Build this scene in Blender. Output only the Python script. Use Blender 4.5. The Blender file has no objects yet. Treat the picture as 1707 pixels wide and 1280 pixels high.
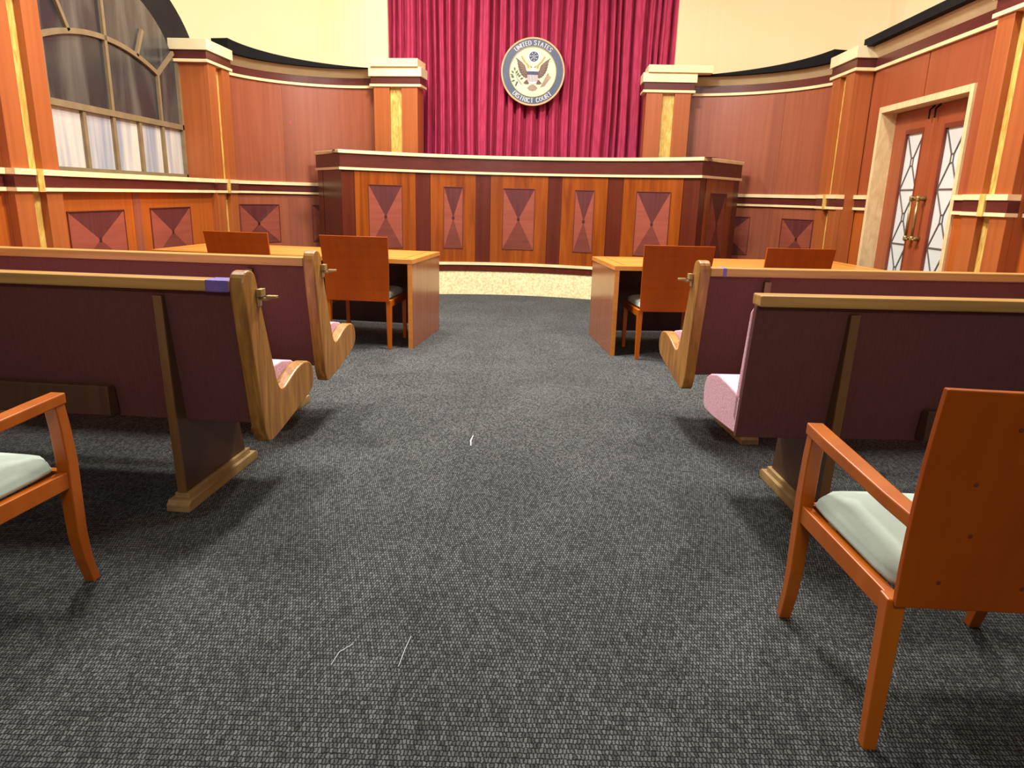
import bpy, bmesh, math, random
from mathutils import Vector, Matrix
random.seed(7)
sc = bpy.context.scene
col = sc.collection

def lin(r, g, b):
    f = lambda v: (v/255/12.92) if v/255 <= 0.04045 else ((v/255+0.055)/1.055)**2.4
    return (f(r), f(g), f(b), 1.0)

# ------------------------------------------------------------------ camera
CAM_H = 1.35
F_PX, PITCH, ROLL = 1183.0, 14.9, 1.51
cam_d = bpy.data.cameras.new('camera')
cam_d.sensor_fit = 'HORIZONTAL'
cam_d.sensor_width = 36.0
cam_d.lens = 36.0*F_PX/1707.0
cam_d.clip_start = 0.05
cam = bpy.data.objects.new('camera', cam_d)
col.objects.link(cam)
p_, r_ = math.radians(PITCH), math.radians(ROLL)
fwd = Vector((0, math.cos(p_), -math.sin(p_)))
rt0 = Vector((1, 0, 0)); up0 = rt0.cross(fwd)
rt = math.cos(r_)*rt0 + math.sin(r_)*up0
up = -math.sin(r_)*rt0 + math.cos(r_)*up0
M = Matrix((rt, up, -fwd)).transposed().to_4x4()
M.translation = (0, 0, CAM_H)
cam.matrix_world = M
sc.camera = cam

# ------------------------------------------------------------------ light
w = bpy.data.worlds.new('world'); sc.world = w; w.use_nodes = True
w.node_tree.nodes['Background'].inputs[0].default_value = (1.0, 0.95, 0.88, 1)
w.node_tree.nodes['Background'].inputs[1].default_value = 0.15
def area(name, loc, size, power, color=(1.0, 0.96, 0.9), aim=None):
    d = bpy.data.lights.new(name, 'AREA'); d.shape = 'RECTANGLE'
    d.size, d.size_y = size; d.energy = power; d.color = color
    o = bpy.data.objects.new(name, d); o.location = loc
    if aim:
        o.rotation_euler = (Vector(aim)-Vector(loc)).to_track_quat('-Z', 'Y').to_euler()
    col.objects.link(o); return o
area('ceiling_or_fill_lamp', (-2.4, 4.5, 4.9), (0.35, 0.7), 140)
area('ceiling_or_fill_lamp', (2.4, 4.5, 4.9), (0.35, 0.7), 115)
area('ceiling_or_fill_lamp', (0.0, 6.0, 4.9), (0.8, 0.8), 370)
area('ceiling_or_fill_lamp', (-1.5, 7.9, 5.0), (0.5, 1.0), 155, aim=(-1.7, 9.0, 1))
area('ceiling_or_fill_lamp', (1.8, 7.8, 4.4), (0.5, 0.8), 28, aim=(2.6, 10.3, 3.5))  # added lamp, aimed to brighten the right cream wall
area('ceiling_or_fill_lamp', (0.0, -2.0, 3.8), (1.2, 0.6), 52, aim=(0, 3.5, 0.5))  # added fill lamp behind the camera, for faces turned towards it
sc.view_settings.view_transform = 'Standard'
sc.view_settings.look = 'None'
sc.view_settings.gamma = 1.0
sc.view_settings.use_curve_mapping = False
sc.view_settings.exposure = 0.35

# ------------------------------------------------------------------ materials
def base_mat(name, rough=0.5, spec=0.5, metal=0.0):
    m = bpy.data.materials.new(name); m.use_nodes = True
    nt = m.node_tree; b = nt.nodes['Principled BSDF']
    b.inputs['Roughness'].default_value = rough
    b.inputs['Metallic'].default_value = metal
    b.inputs['Specular IOR Level'].default_value = spec
    return m, nt, b
def noise_mat(name, c1, c2, scale=(20, 20, 1.2), nscale=1.0, detail=4, rough=0.4, spec=0.5, bump=0.0, metal=0.0, lo=0.3, hi=0.7, dist=0.0):
    """two tone noise, stretched by `scale`: wood grain when one axis is small"""
    m, nt, b = base_mat(name, rough, spec, metal)
    N, L = nt.nodes, nt.links
    tc = N.new('ShaderNodeTexCoord'); mp = N.new('ShaderNodeMapping')
    mp.inputs['Scale'].default_value = scale
    no = N.new('ShaderNodeTexNoise'); no.inputs['Scale'].default_value = nscale
    no.inputs['Detail'].default_value = detail; no.inputs['Distortion'].default_value = dist
    cr = N.new('ShaderNodeValToRGB')
    cr.color_ramp.elements[0].position = lo; cr.color_ramp.elements[0].color = lin(*c1)
    cr.color_ramp.elements[1].position = hi; cr.color_ramp.elements[1].color = lin(*c2)
    L.new(tc.outputs['Object'], mp.inputs[0]); L.new(mp.outputs[0], no.inputs['Vector'])
    L.new(no.outputs['Fac'], cr.inputs[0]); L.new(cr.outputs[0], b.inputs['Base Color'])
    if bump:
        bp = N.new('ShaderNodeBump'); bp.inputs['Strength'].default_value = bump; bp.inputs['Distance'].default_value = 0.002
        L.new(no.outputs['Fac'], bp.inputs['Height']); L.new(bp.outputs[0], b.inputs['Normal'])
    return m

MT = {}
MT['wall_wood'] = noise_mat('wall_wood', (138, 73, 48), (151, 83, 56), (22, 22, 0.7), rough=0.38)
MT['wall_strip'] = noise_mat('wall_strip', (131, 69, 48), (143, 79, 55), (22, 22, 0.7), rough=0.38)
MT['board'] = noise_mat('board', (148, 78, 36), (164, 89, 43), (22, 22, 0.7), rough=0.35)
MT['wainscot'] = noise_mat('wainscot', (152, 75, 23), (171, 87, 29), (20, 20, 0.9), rough=0.35)
MT['dark_band'] = noise_mat('dark_band', (78, 31, 26), (89, 38, 30), (5, 5, 26), rough=0.3)
MT['bench_dark'] = noise_mat('bench_dark', (76, 25, 13), (90, 34, 18), (26, 26, 0.8), rough=0.28)
MT['bench_wood'] = noise_mat('bench_wood', (107, 43, 5), (150, 74, 15), (13, 13, 0.9), rough=0.27, dist=0.6, lo=0.28, hi=0.72)
MT['veneer_dark'] = noise_mat('veneer_dark', (82, 36, 34), (94, 44, 42), (28, 28, 1.5), rough=0.5, spec=0.25)
MT['veneer_red'] = noise_mat('veneer_red', (132, 64, 48), (146, 74, 56), (2, 2, 22), rough=0.5, spec=0.25)
MT['veneer_mid'] = noise_mat('veneer_mid', (102, 48, 38), (114, 56, 44), (2, 2, 22), rough=0.5, spec=0.25)
MT['veneer_dot'] = noise_mat('veneer_dot', (52, 26, 24), (60, 30, 28), rough=0.4)
MT['inlay_edge'] = noise_mat('inlay_edge', (92, 40, 28), (104, 48, 32), rough=0.4)
MT['cream_trim'] = noise_mat('cream_trim', (225, 195, 143), (242, 213, 162), (6, 6, 6), rough=0.5)
MT['cream_block'] = noise_mat('cream_block', (214, 196, 150), (228, 212, 168), (3, 3, 3), rough=0.6)
MT['crown_shaded'] = noise_mat('crown_shaded', (186, 162, 120), (200, 178, 136), (3, 3, 3), rough=0.6)  # cornice cream darkened: the crown's shade is put into the colour
MT['gold'] = noise_mat('gold', (176, 132, 52), (220, 186, 100), (16, 16, 5), nscale=1.2, detail=6, rough=0.4, dist=1.5)
MT['cream_wall'] = noise_mat('cream_wall', (239, 204, 155), (242, 208, 166), (1.2, 1.2, 1.2), rough=0.9, spec=0.1)
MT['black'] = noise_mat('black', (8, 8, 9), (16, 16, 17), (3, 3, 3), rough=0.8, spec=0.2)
MT['mask'] = noise_mat('mask', (14, 14, 16), (26, 26, 28), (3, 3, 3), rough=0.7, spec=0.2)
MT['stone'] = noise_mat('stone', (212, 194, 138), (238, 226, 178), (34, 34, 34), nscale=1.0, detail=6, rough=0.6, bump=0.3, lo=0.36, hi=0.58)
MT['door_wood'] = noise_mat('door_wood', (138, 66, 36), (150, 76, 43), (18, 18, 0.7), rough=0.35)
MT['door_mould'] = noise_mat('door_mould', (104, 44, 28), (116, 52, 34), (18, 18, 0.8), rough=0.35)
MT['jamb'] = noise_mat('jamb', (196, 168, 118), (220, 194, 146), (14, 14, 5), nscale=1.3, detail=6, rough=0.6, dist=1.2)
MT['frosted'] = noise_mat('frosted', (195, 199, 194), (206, 210, 207), (2, 2, 2), rough=0.45)
MT['lead'] = noise_mat('lead', (84, 76, 70), (100, 92, 84), (9, 9, 9), rough=0.5)
MT['bronze'] = noise_mat('bronze', (120, 98, 52), (168, 146, 92), (40, 40, 12), rough=0.35, metal=0.6)
MT['win_frame'] = noise_mat('win_frame', (112, 92, 62), (126, 106, 74), (8, 8, 8), rough=0.6)
MT['win_white'] = noise_mat('win_white', (134, 137, 148), (192, 184, 170), (4, 5, 0.35), rough=0.4, lo=0.4, hi=0.62)  # upright cream streaks are reflections painted into the panes
MT['win_grey'] = noise_mat('win_grey', (40, 40, 42), (92, 88, 80), (1.6, 3.2, 0.7), detail=4, rough=0.22, lo=0.42, hi=0.72, dist=0.7)
MT['curtain'] = noise_mat('curtain', (156, 43, 70), (180, 58, 90), (30, 30, 6), rough=0.75, spec=0.2)
MT['pew_back'] = noise_mat('pew_back', (93, 56, 52), (108, 66, 62), (150, 150, 0.8), rough=0.8, spec=0.15, detail=2, lo=0.1, hi=0.9)
MT['pew_wood'] = noise_mat('pew_wood', (127, 80, 26), (180, 129, 56), (34, 30, 2.4), rough=0.42, dist=0.8)
MT['pew_rail'] = noise_mat('pew_rail', (161, 120, 59), (194, 150, 82), (1.5, 34, 34), rough=0.35)
MT['pew_dark'] = noise_mat('pew_dark', (74, 48, 28), (92, 60, 36), (22, 4, 2), rough=0.5)
MT['pew_edge'] = noise_mat('pew_edge', (104, 72, 36), (126, 88, 48), (20, 20, 2), rough=0.45)
MT['pew_block'] = noise_mat('pew_block', (134, 104, 58), (176, 144, 90), (20, 3, 20), rough=0.6)
MT['pad'] = noise_mat('pad', (205, 156, 169), (238, 194, 206), (130, 130, 130), detail=2, rough=0.9, spec=0.1, bump=0.4)
MT['tape'] = noise_mat('tape', (104, 84, 152), (120, 98, 170), (20, 20, 20), rough=0.5)
MT['brass'] = noise_mat('brass', (156, 132, 84), (186, 164, 114), (30, 30, 30), rough=0.35, metal=0.5)
MT['chair_wood'] = noise_mat('chair_wood', (167, 81, 6), (187, 97, 10), (10, 10, 1.2), rough=0.33)
MT['chair_panel'] = noise_mat('chair_panel', (149, 63, 3), (167, 77, 5), (9, 9, 1.0), rough=0.45, spec=0.22)
MT['plug'] = noise_mat('plug', (92, 40, 12), (104, 48, 18), (50, 50, 50), rough=0.4)
MT['chair_seat'] = noise_mat('chair_seat', (176, 190, 176), (182, 196, 182), (60, 60, 60), rough=0.85, spec=0.15)
MT['table_top'] = noise_mat('table_top', (196, 122, 48), (220, 150, 70), (1.6, 24, 24), rough=0.25)
MT['table_edge'] = noise_mat('table_edge', (196, 120, 40), (214, 142, 60), (2, 20, 20), rough=0.35)
MT['table_side'] = noise_mat('table_side', (138, 76, 39), (154, 89, 49), (14, 14, 1.0), rough=0.16, spec=0.7)
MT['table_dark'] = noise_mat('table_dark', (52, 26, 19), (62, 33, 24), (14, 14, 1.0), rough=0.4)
MT['line'] = noise_mat('line', (110, 56, 20), (124, 66, 26), rough=0.4)
MT['thread'] = noise_mat('thread', (196, 196, 192), (220, 220, 216), (40, 40, 40), rough=0.9)
MT['pink'] = noise_mat('pink', (214, 50, 120), (224, 60, 132), (20, 20, 20), rough=0.7)
MT['seal_rim'] = noise_mat('seal_rim', (180, 141, 95), (195, 160, 117), (12, 12, 12), rough=0.45)
MT['seal_blue'] = noise_mat('seal_blue', (59, 68, 88), (68, 77, 97), (10, 10, 10), rough=0.5)
MT['seal_cream'] = noise_mat('seal_cream', (201, 194, 158), (207, 201, 170), (8, 8, 8), rough=0.6)
MT['seal_white'] = noise_mat('seal_white', (201, 201, 193), (207, 207, 203), (8, 8, 8), rough=0.6)
MT['seal_brown'] = noise_mat('seal_brown', (79, 54, 45), (103, 76, 63), (60, 60, 60), rough=0.6)
MT['seal_tan'] = noise_mat('seal_tan', (135, 113, 94), (149, 128, 109), (40, 40, 40), rough=0.6)
MT['seal_navy'] = noise_mat('seal_navy', (51, 55, 85), (61, 64, 94), (40, 40, 40), rough=0.6)
MT['seal_red'] = noise_mat('seal_red', (141, 86, 83), (152, 98, 94), (40, 40, 40), rough=0.6)
MT['seal_green'] = noise_mat('seal_green', (60, 81, 53), (79, 98, 67), (40, 40, 40), rough=0.6)
MT['seal_gold'] = noise_mat('seal_gold', (149, 134, 68), (164, 149, 86), (40, 40, 40), rough=0.6)

def carpet_mat():
    m, nt, b = base_mat('carpet', 0.95, 0.1)
    N, L = nt.nodes, nt.links
    tc = N.new('ShaderNodeTexCoord')
    br = N.new('ShaderNodeTexBrick')
    br.offset = 0.5; br.squash = 1.0
    br.inputs['Scale'].default_value = 1.0
    br.inputs['Brick Width'].default_value = 0.0098
    br.inputs['Row Height'].default_value = 0.0175
    br.inputs['Mortar Size'].default_value = 0.0030
    br.inputs['Mortar Smooth'].default_value = 1.0
    br.inputs['Color1'].default_value = lin(67, 68, 68)
    br.inputs['Color2'].default_value = lin(109, 110, 108)
    br.inputs['Mortar'].default_value = lin(24, 24, 24)
    wob = N.new('ShaderNodeTexNoise'); wob.inputs['Scale'].default_value = 90
    add = N.new('ShaderNodeVectorMath'); add.operation = 'MULTIPLY_ADD'
    add.inputs[1].default_value = (0.010, 0.012, 0)
    L.new(tc.outputs['Object'], wob.inputs['Vector'])
    L.new(wob.outputs['Color'], add.inputs[0]); L.new(tc.outputs['Object'], add.inputs[2])
    L.new(add.outputs[0], br.inputs['Vector'])
    # worn, dusty patches
    n1 = N.new('ShaderNodeTexNoise'); n1.inputs['Scale'].default_value = 1.7; n1.inputs['Detail'].default_value = 7; n1.inputs['Distortion'].default_value = 0.8
    r1 = N.new('ShaderNodeValToRGB')
    r1.color_ramp.elements[0].position = 0.42; r1.color_ramp.elements[0].color = (0.92, 0.92, 0.92, 1)
    r1.color_ramp.elements[1].position = 0.7; r1.color_ramp.elements[1].color = (1.16, 1.16, 1.16, 1)
    L.new(tc.outputs['Object'], n1.inputs['Vector']); L.new(n1.outputs['Fac'], r1.inputs[0])
    mx = N.new('ShaderNodeMix'); mx.data_type = 'RGBA'; mx.blend_type = 'MULTIPLY'; mx.inputs[0].default_value = 1
    L.new(br.outputs['Color'], mx.inputs[6]); L.new(r1.outputs[0], mx.inputs[7])
    # seam between two carpet lengths: x = -0.362 + 0.034 y
    sp = N.new('ShaderNodeSeparateXYZ'); L.new(tc.outputs['Object'], sp.inputs[0])
    m1 = N.new('ShaderNodeMath'); m1.operation = 'MULTIPLY_ADD'; m1.inputs[1].default_value = -0.034; m1.inputs[2].default_value = 0.362
    L.new(sp.outputs['Y'], m1.inputs[0])
    m2 = N.new('ShaderNodeMath'); m2.operation = 'ADD'; L.new(sp.outputs['X'], m2.inputs[0]); L.new(m1.outputs[0], m2.inputs[1])
    m3 = N.new('ShaderNodeMath'); m3.operation = 'ABSOLUTE'; L.new(m2.outputs[0], m3.inputs[0])
    m4 = N.new('ShaderNodeMath'); m4.operation = 'LESS_THAN'; m4.inputs[1].default_value = 0.0022; L.new(m3.outputs[0], m4.inputs[0])
    m5 = N.new('ShaderNodeMath'); m5.operation = 'MULTIPLY'; m5.inputs[1].default_value = 0.6; L.new(m4.outputs[0], m5.inputs[0])
    mx2 = N.new('ShaderNodeMix'); mx2.data_type = 'RGBA'
    L.new(m5.outputs[0], mx2.inputs[0]); L.new(mx.outputs[2], mx2.inputs[6]); mx2.inputs[7].default_value = lin(38, 38, 40)
    L.new(mx2.outputs[2], b.inputs['Base Color'])
    bp = N.new('ShaderNodeBump'); bp.inputs['Strength'].default_value = 0.55; bp.inputs['Distance'].default_value = 0.004; bp.invert = True
    L.new(br.outputs['Fac'], bp.inputs['Height']); L.new(bp.outputs[0], b.inputs['Normal'])
    return m
MT['carpet'] = carpet_mat()

# ------------------------------------------------------------------ mesh helpers
class MB:
    def __init__(s): s.v = []; s.f = []; s.m = []
    def add(s, vs, fs, mi=0):
        o = len(s.v); s.v += [Vector(v) for v in vs]
        s.f += [[i+o for i in f] for f in fs]; s.m += [mi]*len(fs); return s
    def box(s, x0, x1, y0, y1, z0, z1, mi=0):
        return s.add([(x0,y0,z0),(x1,y0,z0),(x1,y1,z0),(x0,y1,z0),(x0,y0,z1),(x1,y0,z1),(x1,y1,z1),(x0,y1,z1)],
                     [(0,3,2,1),(4,5,6,7),(0,1,5,4),(1,2,6,5),(2,3,7,6),(3,0,4,7)], mi)
    def prism(s, poly, a0, a1, axis='x', mi=0):
        n = len(poly)
        if axis == 'x': P = [(a0,u,v) for u,v in poly]+[(a1,u,v) for u,v in poly]
        elif axis == 'y': P = [(u,a0,v) for u,v in poly]+[(u,a1,v) for u,v in poly]
        else: P = [(u,v,a0) for u,v in poly]+[(u,v,a1) for u,v in poly]
        F = [list(range(n))[::-1], list(range(n, 2*n))]+[(i,(i+1)%n,n+(i+1)%n,n+i) for i in range(n)]
        return s.add(P, F, mi)
    def loft(s, rings, mi=0, caps=True):
        n = len(rings[0]); P = [p for r in rings for p in r]; F = []
        for k in range(len(rings)-1):
            for i in range(n): F.append((k*n+i, k*n+(i+1)%n, (k+1)*n+(i+1)%n, (k+1)*n+i))
        if caps: F.append(list(range(n))[::-1]); F.append([(len(rings)-1)*n+i for i in range(n)])
        return s.add(P, F, mi)
    def tube(s, pts, r, n=8, mi=0):
        pts = [Vector(p) for p in pts]; rings = []
        rr = r if isinstance(r, (list, tuple)) else [r]*len(pts)
        for i, p in enumerate(pts):
            d = (pts[min(i+1,len(pts)-1)]-pts[max(i-1,0)]).normalized()
            u = d.orthogonal().normalized() if i == 0 else (pu - d*pu.dot(d)).normalized()
            pu = u; v = d.cross(u)
            rings.append([p+(u*math.cos(a)+v*math.sin(a))*rr[i] for a in [2*math.pi*k/n for k in range(n)]])
        return s.loft(rings, mi)
    def bar(s, p, q, w, t, nrm, mi=0):
        """flat bar from p to q, width w across, thickness t along nrm"""
        p, q, nrm = Vector(p), Vector(q), Vector(nrm).normalized()
        d = (q-p).normalized(); c = d.cross(nrm)*w/2; n = nrm*t
        P = [p-c, p+c, q+c, q-c]; P = P+[a+n for a in P]
        return s.add(P, [(0,3,2,1),(4,5,6,7),(0,1,5,4),(1,2,6,5),(2,3,7,6),(3,0,4,7)], mi)
    def build(s, name, mats, parent=None, bevel=0, smooth=False, mirror=False, seg=2, subsurf=0):
        if mirror: s.v = [Vector((-v.x, v.y, v.z)) for v in s.v]
        me = bpy.data.meshes.new(name); me.from_pydata([tuple(v) for v in s.v], [], s.f)
        for m in (mats if isinstance(mats, list) else [mats]): me.materials.append(MT[m])
        for p, mi in zip(me.polygons, s.m): p.material_index = mi; p.use_smooth = smooth
        bm = bmesh.new(); bm.from_mesh(me); bmesh.ops.recalc_face_normals(bm, faces=bm.faces); bm.to_mesh(me); bm.free()
        o = bpy.data.objects.new(name, me); col.objects.link(o)
        if parent: o.parent = parent
        if bevel:
            b = o.modifiers.new('bevel', 'BEVEL'); b.width = bevel; b.segments = seg; b.limit_method = 'ANGLE'; b.angle_limit = math.radians(35)
        if subsurf:
            b = o.modifiers.new('sub', 'SUBSURF'); b.levels = subsurf; b.render_levels = subsurf
        return o

def empty(name, loc=(0,0,0), rz=0, label=None, cat=None, group=None, kind=None):
    o = bpy.data.objects.new(name, None); col.objects.link(o); o.empty_display_size = 0.1
    o.location = loc; o.rotation_euler = (0, 0, math.radians(rz))
    tag(o, label, cat, group, kind); return o
def tag(o, label=None, cat=None, group=None, kind=None):
    if label: o['label'] = label
    if cat: o['category'] = cat
    if group: o['group'] = group
    if kind: o['kind'] = kind
    return o
def copy_tree(o, parent=None):
    c = o.copy(); col.objects.link(c)
    if parent: c.parent = parent
    for ch in [k for k in bpy.data.objects if k.parent == o]: copy_tree(ch, c)
    return c
def chaikin(p, it=2):
    for _ in range(it):
        q = []
        for i in range(len(p)):
            a, b = p[i], p[(i+1)%len(p)]
            q += [(a[0]*.75+b[0]*.25, a[1]*.75+b[1]*.25), (a[0]*.25+b[0]*.75, a[1]*.25+b[1]*.75)]
        p = q
    return p

# path: list of (x,y) walked left to right as the camera sees it; offset>0 is into the room
def offs(path, d):
    out = []
    for i, p in enumerate(path):
        p = Vector(p)
        def nrm(a, b):
            t = (Vector(b)-Vector(a)).normalized(); return Vector((t.y, -t.x))
        ns = []
        if i > 0: ns.append(nrm(path[i-1], path[i]))
        if i < len(path)-1: ns.append(nrm(path[i], path[i+1]))
        if len(ns) == 1: n = ns[0]
        else:
            n = (ns[0]+ns[1]).normalized(); n = n/max(0.3, n.dot(ns[0]))
        out.append(p+n*d)
    return out
def ribbon(mb, path, o0, o1, z0, z1, mi=0, z1b=None):
    """solid strip along path between offsets o0<o1 and heights z0<z1 (z1b: height at the far end)"""
    A, B = offs(path, o0), offs(path, o1); n = len(path); rings = []
    for i in range(n):
        zt = z1 if z1b is None else z1+(z1b-z1)*i/(n-1)
        rings.append([(A[i].x,A[i].y,z0),(B[i].x,B[i].y,z0),(B[i].x,B[i].y,zt),(A[i].x,A[i].y,zt)])
    return mb.loft(rings, mi)
def strip(name, mat, parent, path, o0, o1, z0, z1, bevel=0, z1b=None):
    return ribbon(MB(), path, o0, o1, z0, z1, z1b=z1b).build(name, mat, parent, bevel=bevel)
def arc(o, r, a0, a1, n=24):
    return [(o[0]+r*math.cos(math.radians(a0+(a1-a0)*i/n)), o[1]+r*math.sin(math.radians(a0+(a1-a0)*i/n))) for i in range(n+1)]
def lerp(p, q, t): return (p[0]+(q[0]-p[0])*t, p[1]+(q[1]-p[1])*t)

def inlay(name, parent, path, z0, z1, off=0.004, dot=0.018):
    """four veneer triangles meeting at a dark square, in a thin dark rim; path = bottom line left to right"""
    m = MB(); P = offs(path, off); n = len(P)-1
    L_, R_ = P[0], P[-1]; C = (P[n//2]+P[(n+1)//2])/2; zc = (z0+z1)/2
    c3 = (C.x, C.y, zc)
    for i in range(n):
        a, b = P[i], P[i+1]
        m.add([(a.x,a.y,z1),(b.x,b.y,z1),c3], [(0,1,2)], 0)
        m.add([(a.x,a.y,z0),(b.x,b.y,z0),c3], [(0,1,2)], 3)
    m.add([(L_.x,L_.y,z0),(L_.x,L_.y,z1),c3], [(0,1,2)], 1)
    m.add([(R_.x,R_.y,z0),(R_.x,R_.y,z1),c3], [(0,1,2)], 1)
    t = (R_-L_).normalized(); nn = Vector((t.y,-t.x)); d = dot
    q = [C-t*d+nn*.003, C+t*d+nn*.003]
    m.add([(q[0].x,q[0].y,zc-d),(q[1].x,q[1].y,zc-d),(q[1].x,q[1].y,zc+d),(q[0].x,q[0].y,zc+d)], [(0,1,2,3)], 2)
    o = m.build(name, ['veneer_dark','veneer_red','veneer_dot','veneer_mid'], parent)
    rim = MB(); e = 0.008
    ribbon(rim, path, 0.0, 0.012, z1, z1+e); ribbon(rim, path, 0.0, 0.008, z0-e, z0)
    for k in (0, -1):
        pp = Vector(path[k]); tt = t*e
        seg = [tuple(pp-tt), tuple(pp)] if k == 0 else [tuple(pp), tuple(pp+tt)]
        ribbon(rim, seg, 0.0, 0.010, z0-e, z1+e)
    rim.build('inlay_rim', 'inlay_edge', o)
    return o

# ------------------------------------------------------------------ floor and upper walls
f = MB().box(-6.5, 6.5, -3.0, 12.5, -0.05, 0.0).build('floor', 'carpet'); tag(f, kind='structure')

OL, RL = (-2.353, 9.043), 1.337       # curved wall left
OR, RR = (2.026, 8.542), 1.763        # curved wall right
arcL = lambda a0, a1, n=20: arc(OL, RL, a0, a1, n)
arcR = lambda a0, a1, n=20: arc(OR, RR, a0, a1, n)
WX = -3.60                             # left wainscot face
def DW(y): return (3.66+0.038*(y-6.12), y)   # door wall face at depth y

wb = empty('wall_back', kind='structure')
cl = [(-4.5, 2.5), (-4.5, 8.6)] + arc((-2.5, 8.75), 2.0, 175, 98, 16) + [(-1.84, 10.68)]
strip('plaster_left', 'cream_wall', wb, cl, -0.08, 0.0, 2.6, 5.2)
crr = [(2.14, 10.66)] + arc((2.3, 8.75), 1.9, 88, 5, 16) + [(4.15, 8.5), (3.98, 2.5)]
strip('plaster_right', 'cream_wall', wb, crr, -0.08, 0.0, 2.6, 5.2)

# ------------------------------------------------------------------ wall panelling
RZ = [(1.288, 1.315, 'cream_trim', 0.035), (1.315, 1.403, 'dark_band', 0.022), (1.403, 1.445, 'cream_trim', 0.042)]
CZ = [(2.700, 2.732, 'cream_trim', 0.04), (2.732, 2.825, 'dark_band', 0.028), (2.825, 2.925, 'cream_block', 0.05)]
def rails(parent, path, out=0.0):
    for n, (z0, z1, m, o) in zip(('lower_rail', 'rail_band', 'upper_rail'), RZ): strip(n, m, parent, path, -0.02, out+o, z0, z1)
def cornice(parent, path, out=0.0):
    for n, (z0, z1, m, o) in zip(('cornice_bead', 'cornice_band'), CZ): strip(n, m, parent, path, -0.05, out+o*.7, z0, z1)
    # crown: its face leans out towards the top; shade is put into its colour
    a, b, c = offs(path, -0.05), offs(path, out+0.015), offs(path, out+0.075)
    MB().loft([[(a[i].x,a[i].y,2.825),(b[i].x,b[i].y,2.825),(c[i].x,c[i].y,2.905),(c[i].x,c[i].y,2.93),(a[i].x,a[i].y,2.93)] for i in range(len(path))]).build('cornice_crown', 'crown_shaded', parent)

def pilaster(num, p0, p1, depth, cap=None):
    """front face from p0 to p1 (left to right), boards either side of a sunk gilded channel"""
    r = empty('trim_%d' % num, kind='structure')
    a, b = lerp(p0, p1, 0.36), lerp(p0, p1, 0.64)
    t = (Vector(p1)-Vector(p0)).normalized(); n = Vector((t.y, -t.x))
    mb = MB(); ribbon(mb, [p0, p1], -depth, -0.057, 0, 2.93); mb.build('core', 'board', r)
    for s, e in ((p0, a), (b, p1)):
        ribbon(MB(), [s, e], -0.057, 0, 0, 2.71).build('board', 'board', r, bevel=0.003)
    strip('gilded_strip', 'gold', r, [a, b], -0.057, -0.052, 0, 2.70)
    # the rails wrap round the pilaster but stop at the channel
    for nm, (z0, z1, m, o) in zip(('lower_rail', 'rail_band', 'upper_rail'), RZ):
        strip(nm, m, r, [lerp(p0, p1, -.008), lerp(p0, p1, 1.008)], -0.07, o*0.6, z0, z1)
    strip('gilded_strip', 'gold', r, [lerp(p0, p1, .42), lerp(p0, p1, .55)], 0.0, 0.03, 1.285, 1.448)
    q0 = Vector(p0)-t*0.03; q1 = Vector(p1)+t*0.03
    wrap = [tuple(q0-n*depth), tuple(q0), tuple(q1), tuple(q1-n*depth)]
    for nm, (z0, z1, m, o) in zip(('cornice_bead', 'cornice_band', 'cornice_block'), CZ):
        poly = [tuple(v) for v in offs(wrap, o-0.02)]
        MB().prism(poly, z0, z1+(0.015 if nm == 'cornice_block' else 0), 'z').build(nm, m, r, bevel=0.003)
    if cap:
        c0 = Vector(p0)-t*cap[0]; c1 = Vector(p1)+t*cap[1]
        MB().prism([tuple(c0+n*.06), tuple(c1+n*.06), tuple(c1-n*(depth+.05)), tuple(c0-n*(depth+.05))], 2.94, 2.94+cap[2], 'z').build('cap_slab', 'cream_wall', r, bevel=0.004)
    return r
pilaster(1, (-3.52, 5.13), (-3.52, 5.67), 0.42)
pilaster(2, (-3.52, 8.62), (-3.50, 9.19), 0.42)
pilaster(3, (-1.95, 10.15), (-1.354, 10.07), 0.3, cap=(0.02, 0.02, 0.10))
pilaster(4, (1.67, 10.02), (2.25, 9.99), 0.3, cap=(0.0, 0.25, 0.09))
pilaster(5, (3.545, 8.68), (3.525, 8.09), 0.2)
pilaster(6, (3.50, 5.75), (3.49, 5.21), 0.2)

# left wall: wainscot with inlays under the arched window
wl = empty('wall_left', kind='structure')
strip('wainscot', 'wainscot', wl, [(WX, 2.5), (WX, 8.7)], -0.05, 0, 0, 1.30)
strip('upper_panel', 'wall_wood', wl, [(WX, 2.5), (WX, 5.2)], -0.05, 0, 1.40, 2.72)
strip('divider', 'wall_strip', wl, [(WX, 6.84), (WX, 6.98)], 0, 0.004, 0, 1.288)
inlay('inlay_panel', wl, [(WX, 5.82), (WX, 6.66)], 0.645, 1.125)
inlay('inlay_panel', wl, [(WX, 7.15), (WX, 8.02)], 0.645, 1.13)
rails(wl, [(WX, 2.5), (WX, 5.12)])
rails(wl, [(WX+.03, 5.69), (WX+.03, 8.60)])
strip('sill', 'win_frame', wl, [(-3.9, 5.6), (-3.9, 8.66)], 0.0, 0.31, 1.40, 1.442)
cornice(wl, [(WX, 2.5), (WX, 5.08)])
# black masking board the window is set in, with an arched top
bp_ = [(5.4, 1.40), (5.4, 3.2)] + [(7.175-1.95*math.cos(math.radians(a))*1.12, 2.62+1.05*math.sin(math.radians(a))) for a in range(25, 156, 5)] + [(9.2, 2.93), (8.75, 2.93), (8.75, 1.40)]
MB().prism(bp_, -3.96, -3.93, 'x').build('masking_board', 'mask', wl)

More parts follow.
